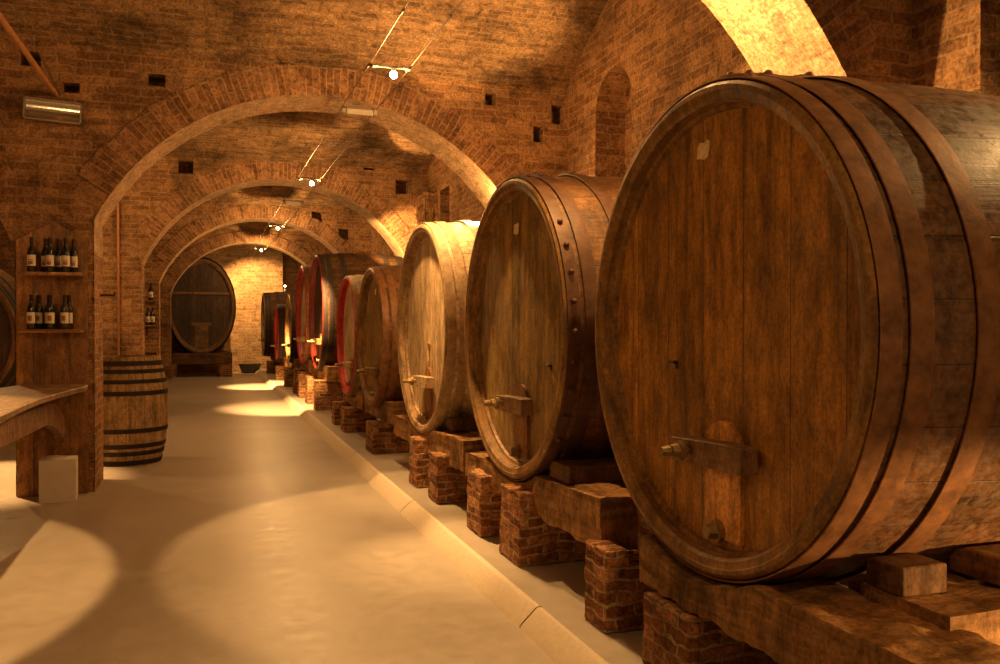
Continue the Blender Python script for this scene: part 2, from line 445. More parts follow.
# lengthwise vault between two arches (axis across the aisle), courses run across
def vz(y, y0, y1, zs, h, p=1.6):
    t = abs((y-(y0+y1)/2)/((y1-y0)/2)); return zs + h*(1-min(1, t)**p)
def vault(y0, y1, xl, xr, zs, h):
    mb = MB(); n = 40
    P, U = [], []
    L = 0; last = None
    xs = [xl + (xr-xl)*k/12 for k in range(13)]
    for k in range(n+1):
        y = y0+(y1-y0)*k/n; z = vz(y, y0, y1, zs, h)
        if last: L += math.hypot(y-last[0], z-last[1])
        last = (y, z)
        P.append([(x, y, z + .02*math.sin(x*2.1+y*1.3)*(0 if k in (0, n) else 1)) for x in xs]); U.append([(x, L) for x in xs])
    mb.grid(P, U, smooth=True)
    return struct(mb.build('ceiling', M['vault']))
def side_wall(name, x, y0, y1, zs, h, holes=(), hdepth=.35, facing=-1, zb=0):
    """wall in plane x with a lunette top; holes are (y0,y1,z0,z1,arched)"""
    mb = MB(); n = 30
    poly = [(y0, zb), (y1, zb)] + [(y1+(y0-y1)*k/n, vz(y1+(y0-y1)*k/n, y0, y1, zs, h)+.05) for k in range(n+1)]
    hs = []
    for (a, b, c, d, arched) in holes:
        if arched:
            r = (b-a)/2; hp = [(a, c), (b, c)] + [((a+b)/2+r*math.cos(PI*k/12), d-r+r*math.sin(PI*k/12)) for k in range(13)]
        else: hp = [(a, c), (b, c), (b, d), (a, d)]
        hs.append(hp)
    allp = poly + [p for h_ in hs for p in h_]
    for t in tessellate_polygon([[Vector((p[0], p[1], 0)) for p in q] for q in [poly]+hs]):
        mb.face([(x, allp[i][0], allp[i][1]) for i in t], [(allp[i][0], allp[i][1]) for i in t])
    for hp in hs:
        L = 0
        for i in range(len(hp)):
            p, q = hp[i], hp[(i+1) % len(hp)]; d = math.hypot(q[0]-p[0], q[1]-p[1])
            mb.face([(x, p[0], p[1]), (x, q[0], q[1]), (x-facing*hdepth, q[0], q[1]), (x-facing*hdepth, p[0], p[1])], [(0, L), (0, L+d), (hdepth, L+d), (hdepth, L)])
            L += d
        mb.face([(x-facing*hdepth, p[0], p[1]) for p in hp], [(p[0], p[1]) for p in hp])
    return struct(mb.build(name, M['wall']))

XL = -6.8
LA = lambda cz=1.53: (-4.0, cz, 2.45, -6.3, -1.67)
A = [4.0, 9.05, 15.5, 21.2, 26.8]; TH = .7
arch_wall(A[0], .66, [(1.34, 1.76, -2.45, -3.02, 3.79)], XL, XW+.1, 4.3)
arch_wall(A[1], TH, [LA(), (1.2, 1.53, 2.45, -1.0, 3.55)], XL, XW, 4.30,
          holes=[(-1.63, -1.45, 4.02, 4.16), (-.52, -.36, 3.93, 4.05), (-1.27, -1.12, 3.80, 3.90), (2.93, 3.06, 4.03, 4.17), (3.50, 3.62, 3.66, 3.84), (3.72, 3.87, 3.88, 4.10)])
arch_wall(A[2], TH, [LA(1.6), (1.30, 1.65, 2.50, -1.0, 3.62)], XL, XW, 4.48,
          holes=[(-.42, -.18, 4.16, 4.38), (2.72, 2.92, 4.52-.0-.12, 4.46), (3.30, 3.55, 4.0, 4.25)])
arch_wall(A[3], TH, [(1.3, 1.66, 2.48, -1.0, 3.62)], XL, XW, 4.48,
          holes=[(2.45, 2.7, 4.1, 4.35), (3.1, 3.35, 3.7, 3.95)])
arch_wall(A[4], TH, [(1.3, 1.66, 2.42, -.95, 3.6)], XL, XW, 4.48)
vault(A[0]+.66, A[1], XL, XW+.05, 4.26, 1.0)
vault(A[1]+TH, A[2], XL, XW+.05, 4.44, 1.05)
vault(A[2]+TH, A[3], XL, XW+.05, 4.44, 1.0)
vault(A[3]+TH, A[4], XL, XW+.05, 4.44, .9)
vault(A[4]+TH, 30.6, XL, XW+.05, 4.44, .6)
vault(-2.2, A[0], XL, 7.5, 4.26, 1.1)
side_wall('wall_right', XW, A[0]+.66, A[1], 4.26, 1.0, holes=[(7.45, 8.27, 3.05, 4.2, True)])
side_wall('wall_right', XW, A[1]+TH, A[2], 4.44, 1.05, holes=[(14.0, 14.6, 3.3, 3.95, False)])
side_wall('wall_right', XW, A[2]+TH, A[3], 4.44, 1.0)
side_wall('wall_right', XW, A[3]+TH, A[4], 4.44, .9)
side_wall('wall_right', XW, A[4]+TH, 30.6, 4.44, .6)
# corner pier beside the near arch
b = MB(); b.box(3.95, 7.5, 3.55, 4.6, 0, 4.6); struct(b.build('wall_pier', M['wall']))
b = MB(); b.box(7.3, 7.5, -2.2, 3.55, 0, 5.0); struct(b.build('wall_side', M['wall']))
b = MB(); b.box(XL-.2, XL, -2.2, 30.8, 0, 5.6); struct(b.build('wall_left', M['wall']))
b = MB(); b.box(XL, 2.55, 30.6, 30.9, 0, 5.6); struct(b.build('wall_end', M['end']))
b = MB(); b.box(2.55, XW+.1, 31.5, 31.8, 0, 5.6); b.box(XW, XW+.2, 30.6, 31.6, 0, 5.6); struct(b.build('wall_end_recess', M['wall']))
b = MB(); b.box(3.66, 3.9, 14.75, 15.5, 2.0, 3.95)
struct(b.build('wall_stub', M['wall'], rough=.16))

b = MB()
b.face([(XL, -2.2, 0), (1.58, -2.2, 0), (1.58, 31.5, 0), (XL, 31.5, 0)])
b.face([(1.58, -2.2, -.01), (7.5, -2.2, -.01), (7.5, 31.5, -.01), (1.58, 31.5, -.01)])
struct(b.build('floor', M['floor']))
b = MB()
b.box(1.692, 7.4, -2.0, 31.5, 0, .098)
struct(b.build('floor_platform', M['floor']))
b = MB()
y = -1.6
while y < 30.5:
    L = 2.93
    n = 14
    P, U = [], []
    for k in range(n+1):
        yy = y + (L-.012)*k/n
        e = .004*math.sin(yy*2.1)+.003*math.sin(yy*5)
        row = [(1.562+e, yy, -.002), (1.578+e, yy, .02), (1.655+e*.4, yy, .090), (1.668+e*.3, yy, .0985), (1.69, yy, .099), (1.70, yy, .09)]
        P.append(row); U.append([(yy, j*.05) for j in range(6)])
    b.grid(P, U, smooth=True, flip=True)
    y += L
struct(b.build('trim_kerb', M['kerb']))

# ------------------------------------------------------------------ barrels
RX = Matrix(((0, 0, 1, 0), (0, 1, 0, 0), (-1, 0, 0, 0), (0, 0, 0, 1)))   # local z -> +x
def barrel(name, xh, yc, zc, R, L, mats, label, group, hoops, ev=1.0, bulge=.09, recess_d=.09, fit='full', rim=.075, rivets=0, rot=0, tagpaper=False, cat='barrel', bung=False, rodtap=False, peg=None):
    """axis along local x, head at local x=0 facing -x"""
    t = thing(name, (xh, yc, zc-R*ev), label, cat, group, rot)
    C = Matrix.Translation((0, 0, R*ev)) @ RX
    hd, stv, chm, hp, seg = mats['head'], mats['stave'], mats['chime'], mats['hoop'], 96 if R > .9 and yc < 9 else 56
    def rad(x): return R + bulge*(1-(2*x/L-1)**2)
    S = (ev, 1)
    def rev(prof, m): 
        mb = MB(); mb.revolve(prof, C, seg, scale=S, swap=m is chm); return mb
    # staves
    n = 20
    prof = [(rad(.03+(L-.06)*k/n), .03+(L-.06)*k/n) for k in range(n+1)]
    rev(prof, stv).build('staves', stv, t)
    # chimes (front and back rings)
    cp = [(R-rim, recess_d+.02), (R-rim, .02), (R-rim+.012, .006), (R-rim*.45, 0), (R-rim*.4, -.004), (R-.012, -.002), (R+.002, .012), (rad(.04)+.003, .045)]
    rev(cp, chm).build('chime', chm, t)
    cpb = [(r, L-h) for r, h in cp][::-1]
    rev(cpb, chm).build('chime', chm, t)
    # heads as discs with planks running up
    for hx in (recess_d, L-recess_d):
        mb = MB()
        rings = [R-rim+.003, R*.6, R*.3, 0.001]
        for a, b_ in zip(rings[:-1], rings[1:]):
            for k in range(seg):
                q = []
                for rr, kk in ((a, k), (a, k+1), (b_, k+1), (b_, k)):
                    an = 2*PI*kk/seg; q.append((rr*math.cos(an), rr*math.sin(an)))
                pts = [(hx, p[1], R*ev + p[0]*ev) for p in q]
                mb.face(pts if hx > L/2 else pts[::-1], [(p[0]*ev + yc*3.1, p[1] + yc) for p in (q if hx > L/2 else q[::-1])])
        mb.build('head', hd, t)
    if recess_d > .05:
        mb = MB()   # moulded ring where head meets chime
        mb.revolve([(R-rim-.022, recess_d+.002), (R-rim-.018, recess_d-.02), (R-rim+.003, recess_d-.026)], C, seg, scale=S)
        mb.build('croze_ring', chm, t)
    # hoops
    for (h0, w) in hoops:
        mb = MB()
        gp = .009 if yc < 9 and R > .9 and ev == 1 else .003
        pr = [(rad(h0+w*.35)+.002, h0+w*.35), (rad(h0)+gp, h0+.003), (rad(h0)+gp+.001, h0), (rad(h0)+gp+.006, h0+.001), (rad(h0+w/2)+gp+.007, h0+w/2), (rad(h0+w)+gp+.006, h0+w-.001), (rad(h0+w)-.002, h0+w)]
        mb.revolve(pr, C, seg, scale=S)
        if rivets:
            # riveted overlap plate and rivet heads along the hoop
            a0 = -.22 + h0*.3
            angs = [a0 + .06*k for k in (-1, 1)] + ([(-PI*.72)+k*.17 for k in range(9)] if rivets > 1 and h0 < .05 else [])
            for a in angs:
                rr = rad(h0+w/2)+gp+.012
                mb.ball((h0+w/2, rr*math.sin(a), R*ev+rr*math.cos(a)*ev), .02, 8, (.9, 1, .8))
            P, U = [], []
            for k in range(7):
                a = a0-.10+.20*k/6; r1 = rad(h0+w/2)+gp+(.013 if 0 < k < 6 else .004)
                P.append([(h0+q, rr_*math.sin(a), R*ev+rr_*math.cos(a)*ev) for q, rr_ in ((.004, r1-.01), (.005, r1), (w-.005, r1), (w-.004, r1-.01))])
                U.append([(q, k*.03) for q in (0, .01, w, w+.01)])
            mb.grid(P, U, smooth=False, flip=True)
        mb.build('hoop', hp, t)
    # hatch fittings
    if fit:
        sc_ = R/1.03
        z0 = R*(1-.97*1.0)+rim+.015 if ev == 1 else R*ev*.12+.1
        z0 = .085*sc_+.03
        zt = z0 + .53*sc_; w = .132*sc_
        hxf = recess_d
        off = -.08*sc_
        # hatch board, rounded top
        poly = [(off-w, z0+.03), (off+w, z0+.03), (off+w, zt-w*.9)] + [(off+w*math.cos(PI*k/12), zt-w*.9+w*.9*math.sin(PI*k/12)) for k in range(1, 12)] + [(off-w, zt-w*.9)]
        mb = MB(); mb.prism(poly, 0, hxf-.022, hxf+.001, grain_uv=lambda p: (p[1], p[0]))
        mb.build('hatch_door', mats['door'], t)
        # crossbar
        bz = zt - .135*sc_; hb = .058*sc_; lb = .265*sc_
        mb = MB()
        sl = .012
        poly = [(off-lb*.98, bz-hb*.9), (off+lb, bz-hb*1.0), (off+lb, bz+hb*.75), (off-lb*.55, bz+hb*1.0), (off-lb*.98, bz+hb*.9)]
        mb.prism(poly, 0, hxf-.11, hxf-.026, grain_uv=lambda p: (p[0], p[1]))
        cb = mb.build('crossbar', mats['bar'], t, bevel=.006)
        # screw bolt with wing nut
        mb = MB()
        by = off + .12*sc_
        mb.tube([(hxf-.02, by, bz), (hxf-.20, by, bz)], .017*sc_, 10)
        mb.tube([(hxf-.135, by, bz), (hxf-.16, by, bz)], .042*sc_, 12)
        mb.tube([(hxf-.16, by, bz), (hxf-.19, by, bz)], [.034*sc_, .026*sc_], 6)
        mb.tube([(hxf-.20, by, bz), (hxf-.235, by, bz)], [.024*sc_, .018*sc_], 8)
        mb.build('clamp_bolt', mats.get('bolt', M['brass']), t)
        # tap boss
        mb = MB()
        tz = z0+.06*sc_
        mb.tube([(hxf-.02, off+.02, tz), (hxf-.045, off+.02, tz)], .048*sc_, 16)
        mb.tube([(hxf-.045, off+.02, tz), (hxf-.085, off+.02, tz)], [.036*sc_, .03*sc_], 6)
        mb.build('tap_plug', mats.get('bolt', M['brass']), t)
        # small T handle spigot
        if peg:
            mb = MB()
            sy, sz = peg
            mb.tube([(hxf, sy, sz), (hxf-.03, sy, sz)], .008, 6)
            mb.tube([(hxf-.03, sy-.022, sz), (hxf-.03, sy+.022, sz)], .006, 6)
            mb.tube([(hxf-.004, sy, sz), (hxf-.004, sy, sz-.03)], .005, 6)
            mb.build('sampling_peg', M['iron'], t)
    if rodtap:
        mb = MB(); mb.box(recess_d-.03, recess_d-.006, -.105, -.055, R+.0-.14, R-.12)
        mb.box(recess_d-.024, recess_d-.008, -.085, -.075, R-.42, R-.14)
        mb.build('gauge_rod', mats['bar'], t)
    if tagpaper:
        mb = MB()
        ty, tz = tagpaper
        pl = [(ty-.036, tz-.032), (ty-.008, tz-.042), (ty+.02, tz-.034), (ty+.05, tz-.03), (ty+.046, tz+.018), (ty+.028, tz+.036), (ty-.01, tz+.03), (ty-.03, tz+.04), (ty-.05, tz+.028), (ty-.046, tz)]
        mb.prism(pl, 0, recess_d-.004, recess_d-.0005); mb.build('paper_tag', M['paper'], t)
    if bung:
        mb = MB(); zb_ = R*ev + rad(bung)*ev
        mb.tube([(bung, 0, zb_-.01), (bung, 0, zb_+.03), (bung, 0, zb_+.035), (bung, 0, zb_+.06)], [.03, .024, .012, .014], 10)
        mb.build('bung', M['brass'], t)
    return t

def mset(h, s, c, hp='hoop', d='doord', br='bar', bolt='brass'):
    return dict(head=M[h], stave=M[s], chime=M[c], hoop=M[hp], door=M[d], bar=M[br], bolt=M[bolt])
G = 'large wine barrels lined up along the right wall'
def hps(L, first=((.012, .075), (.115, .085), (.36, .09))):
    return list(first) + [(L-a-b, b) for a, b in first]
ROW = [
 # name, xh, yc, zc, R, L, mats, label, kwargs
 (1.92, 3.09, 1.58, .992, 1.83, mset('head1', 'stave1', 'chime1', d='door'), 'nearest and largest-looking brown oak barrel, orange hatch board and torn paper tag on its head', dict(rivets=1, tagpaper=(.095, 1.0+.755), bung=.62, peg=(.31, .845))),
 (1.92, 5.46, 1.575, .995, 1.83, mset('head2', 'stave2', 'chime1', 'hoopb'), 'olive brown oak barrel with riveted rusty hoops, directly behind the nearest barrel', dict(rivets=2, tagpaper=(.0+.05, .995+.68), peg=(-.58, .77))),
 (1.92, 7.98, 1.565, .985, 1.80, mset('head3', 'stave3', 'chime3', 'hoopp', d='doord', br='barp'), 'pale blond barrel, its top glaring white under the hanging lamp', dict(rodtap=True)),
 (1.92, 10.62, 1.455, .85, 1.5, mset('head2', 'stave2', 'chime1'), 'smaller brown barrel with dark grey-brown head, just behind the pale blond barrel', dict(fit='half', tagpaper=(.0, .86+.55))),
 (1.92, 12.5, 1.45, .85, 1.5, mset('head3', 'stave3', 'red', 'hoopp', br='barp'), 'small pale barrel with a red painted rim and whitish staves', dict(fit='half', rim=.045)),
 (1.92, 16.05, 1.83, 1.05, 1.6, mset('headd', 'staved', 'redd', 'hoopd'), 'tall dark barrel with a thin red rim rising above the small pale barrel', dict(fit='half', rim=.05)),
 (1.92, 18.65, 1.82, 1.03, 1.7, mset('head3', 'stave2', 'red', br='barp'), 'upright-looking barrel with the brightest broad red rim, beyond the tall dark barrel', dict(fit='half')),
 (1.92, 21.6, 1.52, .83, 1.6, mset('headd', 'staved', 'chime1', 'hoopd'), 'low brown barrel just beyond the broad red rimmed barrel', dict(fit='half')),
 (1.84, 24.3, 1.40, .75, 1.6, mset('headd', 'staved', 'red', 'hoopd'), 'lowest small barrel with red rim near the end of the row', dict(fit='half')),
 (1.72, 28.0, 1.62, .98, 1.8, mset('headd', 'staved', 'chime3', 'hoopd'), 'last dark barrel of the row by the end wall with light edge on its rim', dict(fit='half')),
]
for (xh, yc, zc, R, L, ms, lab, kw) in ROW:
    barrel('wine_barrel', xh, yc, zc, R, L, ms, lab, G, hps(L), bulge=.055, **kw)

# ---------------------------------------------------------------- saddle beams under the barrels
def saddle(x0, x1, ya, yb, zb, zts, yc, zc, R, label, mat='beam', cat='beam', nm='wooden_beam', grp='timber beams carrying the barrels'):
    poly = [(ya, zb), (yb, zb)]
    n = 36
    for k in range(n+1):
        y = yb+(ya-yb)*k/n
        zt = zts[0] + (zts[1]-zts[0])*(y-ya)/(yb-ya)
        z = zt
        if abs(y-yc) < R: z = min(zt, zc-math.sqrt(R*R-(y-yc)**2))
        poly.append((y, max(z, zb+.03)))
    # column strips so that the top keeps its carved curve
    mb = MB()
    top = poly[2:]
    P = []
    for (y, z) in top:
        P.append([(x0, y, zb), (x0, y, (zb+z)/2), (x0, y, z), ((x0+x1)/2, y, z+.0), (x1, y, z), (x1, y, zb), (x0, y, zb)])
    U = [[(p[0][1], c) for c in (0, .15, .3, .42, .55, .8, 1.0)] for p in P]
    mb.grid(P, U, smooth=False)
    for row in (P[0], P[-1]):
        r = row[:-1]; mb.face(r if row is P[-1] else r[::-1], [(p[0], p[2]) for p in (r if row is P[-1] else r[::-1])])
    o = mb.build(nm, M[mat])
    sb = o.modifiers.new('sub', 'SUBSURF'); sb.subdivision_type = 'SIMPLE'; sb.levels = sb.render_levels = 2
    tx = bpy.data.textures.get('hew') or bpy.data.textures.new('hew', 'CLOUDS'); tx.noise_scale = .16; tx.noise_depth = 4
    d = o.modifiers.new('hew', 'DISPLACE'); d.texture = tx; d.strength = .055; d.mid_level = .52; d.texture_coords = 'GLOBAL'
    tag(o, label, cat, grp)
    return o
names = ['the nearest barrel', 'the olive brown riveted barrel', 'the pale blond barrel', 'the small grey-brown barrel behind the blond one', 'the small pale red-rimmed barrel',
         'the tall dark barrel', 'the broad red-rimmed barrel', 'the low brown barrel', 'the lowest red-rimmed barrel', 'the last barrel of the row']
for i, (xh, yc, zc, R, L, ms, lab, kw) in enumerate(ROW):
    zb = zc-R-.16
    for j, x in enumerate((1.895 if i == 0 else 1.955 if i < 3 else 2.04, 1.92+L-.40)):
        ya, yb = yc-R-.02, yc+R+.02
        if i == 0: ya = 1.45
        if i == 0: yb = 3.5
        if i == 1: ya = 4.04
        if i == 2: ya = 6.55; yb = 9.2
        saddle(x-.02*(j == 0), x+(.31 if i == 0 else .26), ya, yb, zb, {0: (.66, .64), 1: (.70, .60), 2: (.68, .62)}.get(i, (zc-R+.10, zc-R+.06)), yc, zc, R+.03,
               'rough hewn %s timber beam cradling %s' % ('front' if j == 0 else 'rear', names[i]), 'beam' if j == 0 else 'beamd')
# ---------------------------------------------------------------- brick piers under the beams
def pier(x0, x1, y0, y1, zt, label, z0=.098, mat='pier', zf=None):
    mb = MB(); nz, = (max(2, int((zt-z0)/.1)),)
    mb.box(x0, x1, y0, y1, z0, zt, taper=.004)
    if zf: mb.box(x0+.006, x0+.14, y0+.006, y1-.006, zt-.01, zf)
    if zf and y1 < 4.1: mb.box(x0+.30, x1+.2, y0, y1-.01, z0, .70)
    o = mb.build('brick_pier', M[mat])
    bv = o.modifiers.new('bevel', 'BEVEL'); bv.width = .012; bv.segments = 2
    sb = o.modifiers.new('sub', 'SUBSURF'); sb.subdivision_type = 'SIMPLE'; sb.levels = sb.render_levels = 4
    tx = bpy.data.textures.get('chips') or bpy.data.textures.new('chips', 'CLOUDS'); tx.noise_scale = .07; tx.noise_depth = 3
    d = o.modifiers.new('chips', 'DISPLACE'); d.texture = tx; d.strength = .02; d.mid_level = .6; d.texture_coords = 'GLOBAL'
    tag(o, label, 'brick pier', 'brick piers under the barrel beams')
PF = [
 (3.02, 3.40, .42, 'brick pier under the front beam of the nearest barrel, cut off by the photo bottom'),
 (3.76, 4.02, .43, 'narrow brick pier under the beam end between the nearest and second barrels'),
 (4.98, 5.36, .42, 'wide pale-edged brick pier under the middle of the olive brown riveted barrel'),
 (5.76, 6.12, .42, 'brick pier left of the wide pale-edged one, under the riveted barrel'),
 (6.96, 7.28, .43, 'brick pier under the near end of the pale blond barrel beam'),
 (7.70, 8.02, .43, 'slim brick pier under the middle of the pale blond barrel'),
 (9.90, 10.36, .45, 'squat brick pier in shade below the small grey-brown barrel'),
 (12.05, 12.4, .44, 'brick pier under the near half of the small pale red-rimmed barrel'),
 (13.0, 13.3, .44, 'brick pier under the far half of the small pale red-rimmed barrel'),
 (15.3, 15.65, .62, 'brick pier under the near half of the tall dark barrel'),
 (16.6, 16.95, .62, 'brick pier under the far half of the tall dark barrel'),
 (18.1, 18.45, .63, 'brightly lit brick pier under the broad red-rimmed barrel'),
 (19.2, 19.5, .63, 'brick pier under the far end of the broad red-rimmed barrel beam'),
 (21.3, 21.75, .53, 'brick pier under the low brown barrel'),
 (24.1, 24.5, .49, 'brick pier under the lowest red-rimmed barrel'),
 (27.6, 28.1, .48, 'brick pier under the last barrel of the row'),
]
for (y0, y1, zt, lab) in PF:
    pier(1.83 if zt < .5 or y0 > 6 else 1.84, 2.30 if zt < .5 or y0 > 6 else 1.945, y0, y1, zt, lab, zf={3.02: None, 3.76: .50, 4.98: .555, 5.76: .53, 6.96: .50, 7.70: .545}.get(y0))
for i, (xh, yc, zc, R, L, ms, lab, kw) in enumerate(ROW):
    if i in (0, 1, 2):
        for k, yy in enumerate((yc-.55, yc+.45)):
            pier(1.92+L-.42, 1.92+L-.08, yy, yy+.3, zc-R-.16, 'rear brick pier in the dark under %s, %s side' % (names[i], 'near' if k == 0 else 'far'))
# near cross beam and its lit pier at the lower right
mb = MB(); mb.box(2.17, 3.85, 2.05, 2.43, .46, .70, grain=0)
o = mb.build('wooden_beam', M['beam'], rough=.05); tag(o, 'thick split beam lying crosswise in the lower right corner, top edge lit', 'beam', 'timber beams carrying the barrels')
mb = MB(); mb.box(2.30, 2.85, 2.08, 2.42, .098, .455, grain=None)
o = mb.build('brick_pier', M['pier'], bevel=.012); tag(o, 'brick pier under the crosswise beam in the lower right corner', 'brick pier', 'brick piers under the barrel beams')

# chocks wedged between beam and barrel
def chock(poly, x0, x1, label, mat='beamd'):
    mb = MB(); mb.prism(poly, 0, x0, x1)
    o = mb.build('wooden_chock', M[mat], bevel=.008); tag(o, label, 'wedge', 'wooden chocks wedged under the barrels')
def arcz(yc, zc, R, y): return zc-math.sqrt(max(0, R*R-(y-yc)**2))
for (yc, zc, R, ya, yb, z0, x0, x1, lab, mat) in [
    (5.46, 1.575, 1.05, 4.5, 4.80, .69, 1.96, 2.5, 'black wooden chock wedged under the olive brown riveted barrel, near side', 'beamd'),
    (7.98, 1.565, 1.04, 7.1, 7.28, .69, 2.0, 2.4, 'small dark wooden chock under the near side of the pale blond barrel', 'beamd'),
    (3.09, 1.58, 1.045, 2.24, 2.41, .70, 2.17, 2.36, 'dark square chock wedged under the belly of the nearest barrel', 'beamd'),
    (3.09, 1.58, 1.055, 2.2, 2.42, .71, 2.55, 2.9, 'second chock further back under the belly of the nearest barrel', 'beam')]:
    n = 6
    top = [(yb+(ya-yb)*k/n, min(z0+.10, arcz(yc, zc, R, yb+(ya-yb)*k/n)-.002)) for k in range(n+1)]
    chock([(ya, z0), (yb, min(z0, top[0][1]-.02))] + top, x0, x1, lab, mat)

# ---------------------------------------------------------------- oval barrel at the end
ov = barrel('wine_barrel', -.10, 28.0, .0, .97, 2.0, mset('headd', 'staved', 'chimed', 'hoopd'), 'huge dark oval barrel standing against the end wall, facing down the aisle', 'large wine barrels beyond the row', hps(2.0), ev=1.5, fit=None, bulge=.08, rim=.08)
ov.location = (-.10, 28.0, .72); ov.rotation_euler = (0, 0, PI/2)
mb = MB(); mb.box(.05, .09, -.93, .93, 1.46+.36, 1.46+.44); mb.build('crossbar', M['chimed'], ov)
mb = MB(); mb.box(.04, .09, -.3, .3, .86, .96); mb.build('hatch_bar', M['chimed'], ov)
mb = MB(); mb.box(.065, .09, -.2, .2, .18, .86); mb.build('hatch_door', M['chimed'], ov)
mb = MB(); mb.box(-1.1, .80, 27.95, 28.25, .40, .74, grain=0); tag(mb.build('wooden_beam', M['beamd'], bevel=.01), 'dark beam across the front below the huge oval barrel', 'beam')
mb = MB(); mb.box(-1.1, .80, 29.4, 29.7, .40, .74, grain=0); tag(mb.build('wooden_beam', M['beamd'], bevel=.01), 'dark rear beam under the huge oval barrel', 'beam')
for (x0, x1, lab) in ((-1.15, -.82, 'short brick pier under the left end of the oval barrel beam'), (.42, .80, 'short brick pier under the right end of the oval barrel beam')):
    mb = MB(); mb.box(x0, x1, 27.9, 29.75, 0, .40); tag(mb.build('brick_pier', M['pier'], bevel=.01), lab, 'brick pier', 'brick piers under the oval barrel')
mb = MB(); mb.revolve([(.001, .02), (.24, .02), (.25, 0), (.27, .02), (.36, .28), (.37, .30), (.34, .30), (.33, .28), (.25, .06), (.001, .06)], seg=20)
o = mb.build('tub', M['bucket']); o.location = (1.42, 29.9, 0); tag(o, 'low dark tub on the floor beside the oval barrel by the end wall', 'tub')

# barrel in the left aisle, facing the camera
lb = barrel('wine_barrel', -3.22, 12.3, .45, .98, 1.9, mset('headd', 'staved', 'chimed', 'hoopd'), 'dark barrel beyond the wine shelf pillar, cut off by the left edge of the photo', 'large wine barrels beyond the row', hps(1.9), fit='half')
lb.location = (-3.22, 12.3, .48); lb.rotation_euler = (0, 0, PI/2)
for (y0, lab) in ((12.4, 'front brick plinth under the dark barrel in the left aisle'), (13.6, 'rear brick plinth under the dark barrel in the left aisle')):
    mb = MB(); n = 16
    poly = [(-3.95, 0), (-2.5, 0)] + [(-2.5+(-3.95+2.5)*k/n, min(.72, arcz(-3.22, 1.46, 1.045, -2.5+(-3.95+2.5)*k/n)-.003)) for k in range(n+1)]
    mb.prism(poly, 1, y0, y0+.35); tag(mb.build('brick_pier', M['pier']), lab, 'brick pier', 'brick plinths in the left aisle')

# ---------------------------------------------------------------- upright cask
ck = thing('upright_cask', (-.885, 10.95, 0), 'upright weathered grey cask with black hoops standing behind the shelf pillar', 'barrel')
Hc = 1.235
def cr(z): return .385 + .085*(1-((z/Hc)*2-1)**2)
mb = MB(); P, U = [], []
seg = 56
for k in range(seg+1):
    a = 2*PI*k/seg
    P.append([(cr(Hc*j/20)*math.cos(a), cr(Hc*j/20)*math.sin(a), Hc*j/20) for j in range(21)]); U.append([(Hc*j/20, a*.43) for j in range(21)])
mb.grid(P, U); mb.build('staves', M['cask'], ck)
mb = MB(); mb.revolve([(.385, Hc), (.36, Hc), (.355, Hc-.04)], seg=seg); mb.build('chime', M['cask'], ck)
mb = MB(); mb.face([(.358*math.cos(2*PI*k/48), .358*math.sin(2*PI*k/48), Hc-.035) for k in range(48)]); mb.build('head', M['cask'], ck)
for z, w in ((.005, .055), (.115, .05), (.20, .05), (.375, .05), (.80, .05), (.935, .045), (1.05, .045), (1.135, .055)):
    mb = MB(); mb.revolve([(cr(z)-.002, z), (cr(z)+.006, z), (cr(z+w)+.006, z+w), (cr(z+w)-.002, z+w)], seg=seg); mb.build('hoop', M['hoopd'], ck)

# ---------------------------------------------------------------- wine rack board on the left pillar
YP = 9.035
wb = thing('wine_shelf_board', (-1.36, YP, 0), 'tall pine shelf board with pointed top fixed to the left brick pillar', 'shelf')
X0, X1 = -1.655+1.36, -1.055+1.36
mb = MB(); mb.prism([(X0, .0), (X1, .0), (X1, 2.40), (.02, 2.57), (X0, 2.39)], 1, -.045, 0, grain_uv=lambda p: (p[1], p[0])); mb.build('back_board', M['pine'], wb, bevel=.003)
for z in (2.055, 1.53):
    mb = MB(); mb.box(X0+.06, X1-.03, -.27, -.045, z, z+.03, grain=0); sh = mb.build('shelf', M['pine'], wb, bevel=.003)
def bottle_proto(label, kind):
    t = thing('wine_bottle', (0, 0, 0), label, 'bottle')
    mb = MB(); mb.revolve([(.001, 0), (.034, 0), (.0375, .006), (.0375, .19), (.034, .205), (.018, .235), (.0145, .25), (.0145, .315), (.001, .316)], seg=20); mb.build('glass_body', M['glass'], t)
    mb = MB(); mb.revolve([(.0155, .255), (.0155, .29), (.0172, .30), (.0172, .318), (.001, .319)], seg=16); mb.build('capsule', M['foil'], t)
    mb = MB(); mb.revolve([(.0381, .055), (.0381, .155)], seg=18, a0=-PI/2-1.35, a1=-PI/2+1.35); lb_ = mb.build('paper_label', M['label'], t)
    mb = MB()
    if kind == 0:
        for (za, zb_, w) in ((.068, .10, .55), (.108, .114, .7)):
            mb.revolve([(.0384, za), (.0384, zb_)], seg=8, a0=-PI/2-w, a1=-PI/2+w)
    else:
        mb.revolve([(.0384, .078), (.0384, .125)], seg=8, a0=-PI/2-.5, a1=-PI/2+.5)
    mb.build('label_print', M['labelp'], lb_)
    return t
pa = bottle_proto('', 0); pb = bottle_proto('', 1); used = {0: False, 1: False}
def place_bottle(kind, x, y, z, label, group, rz=0):
    p = (pa, pb)[kind]
    o = p if not used[kind] else copy_tree(p)
    used[kind] = True
    o.location = (x, y, z); o.rotation_euler = (0, 0, rz); tag(o, label, 'bottle', group)
def xat(px, y):
    u = (px-500)/860; r = (u+.34302)/(1-u*.34302); return r*y
U_ = 'wine bottles on the upper shelf of the pillar'; L_ = 'wine bottles on the lower shelf of the pillar'
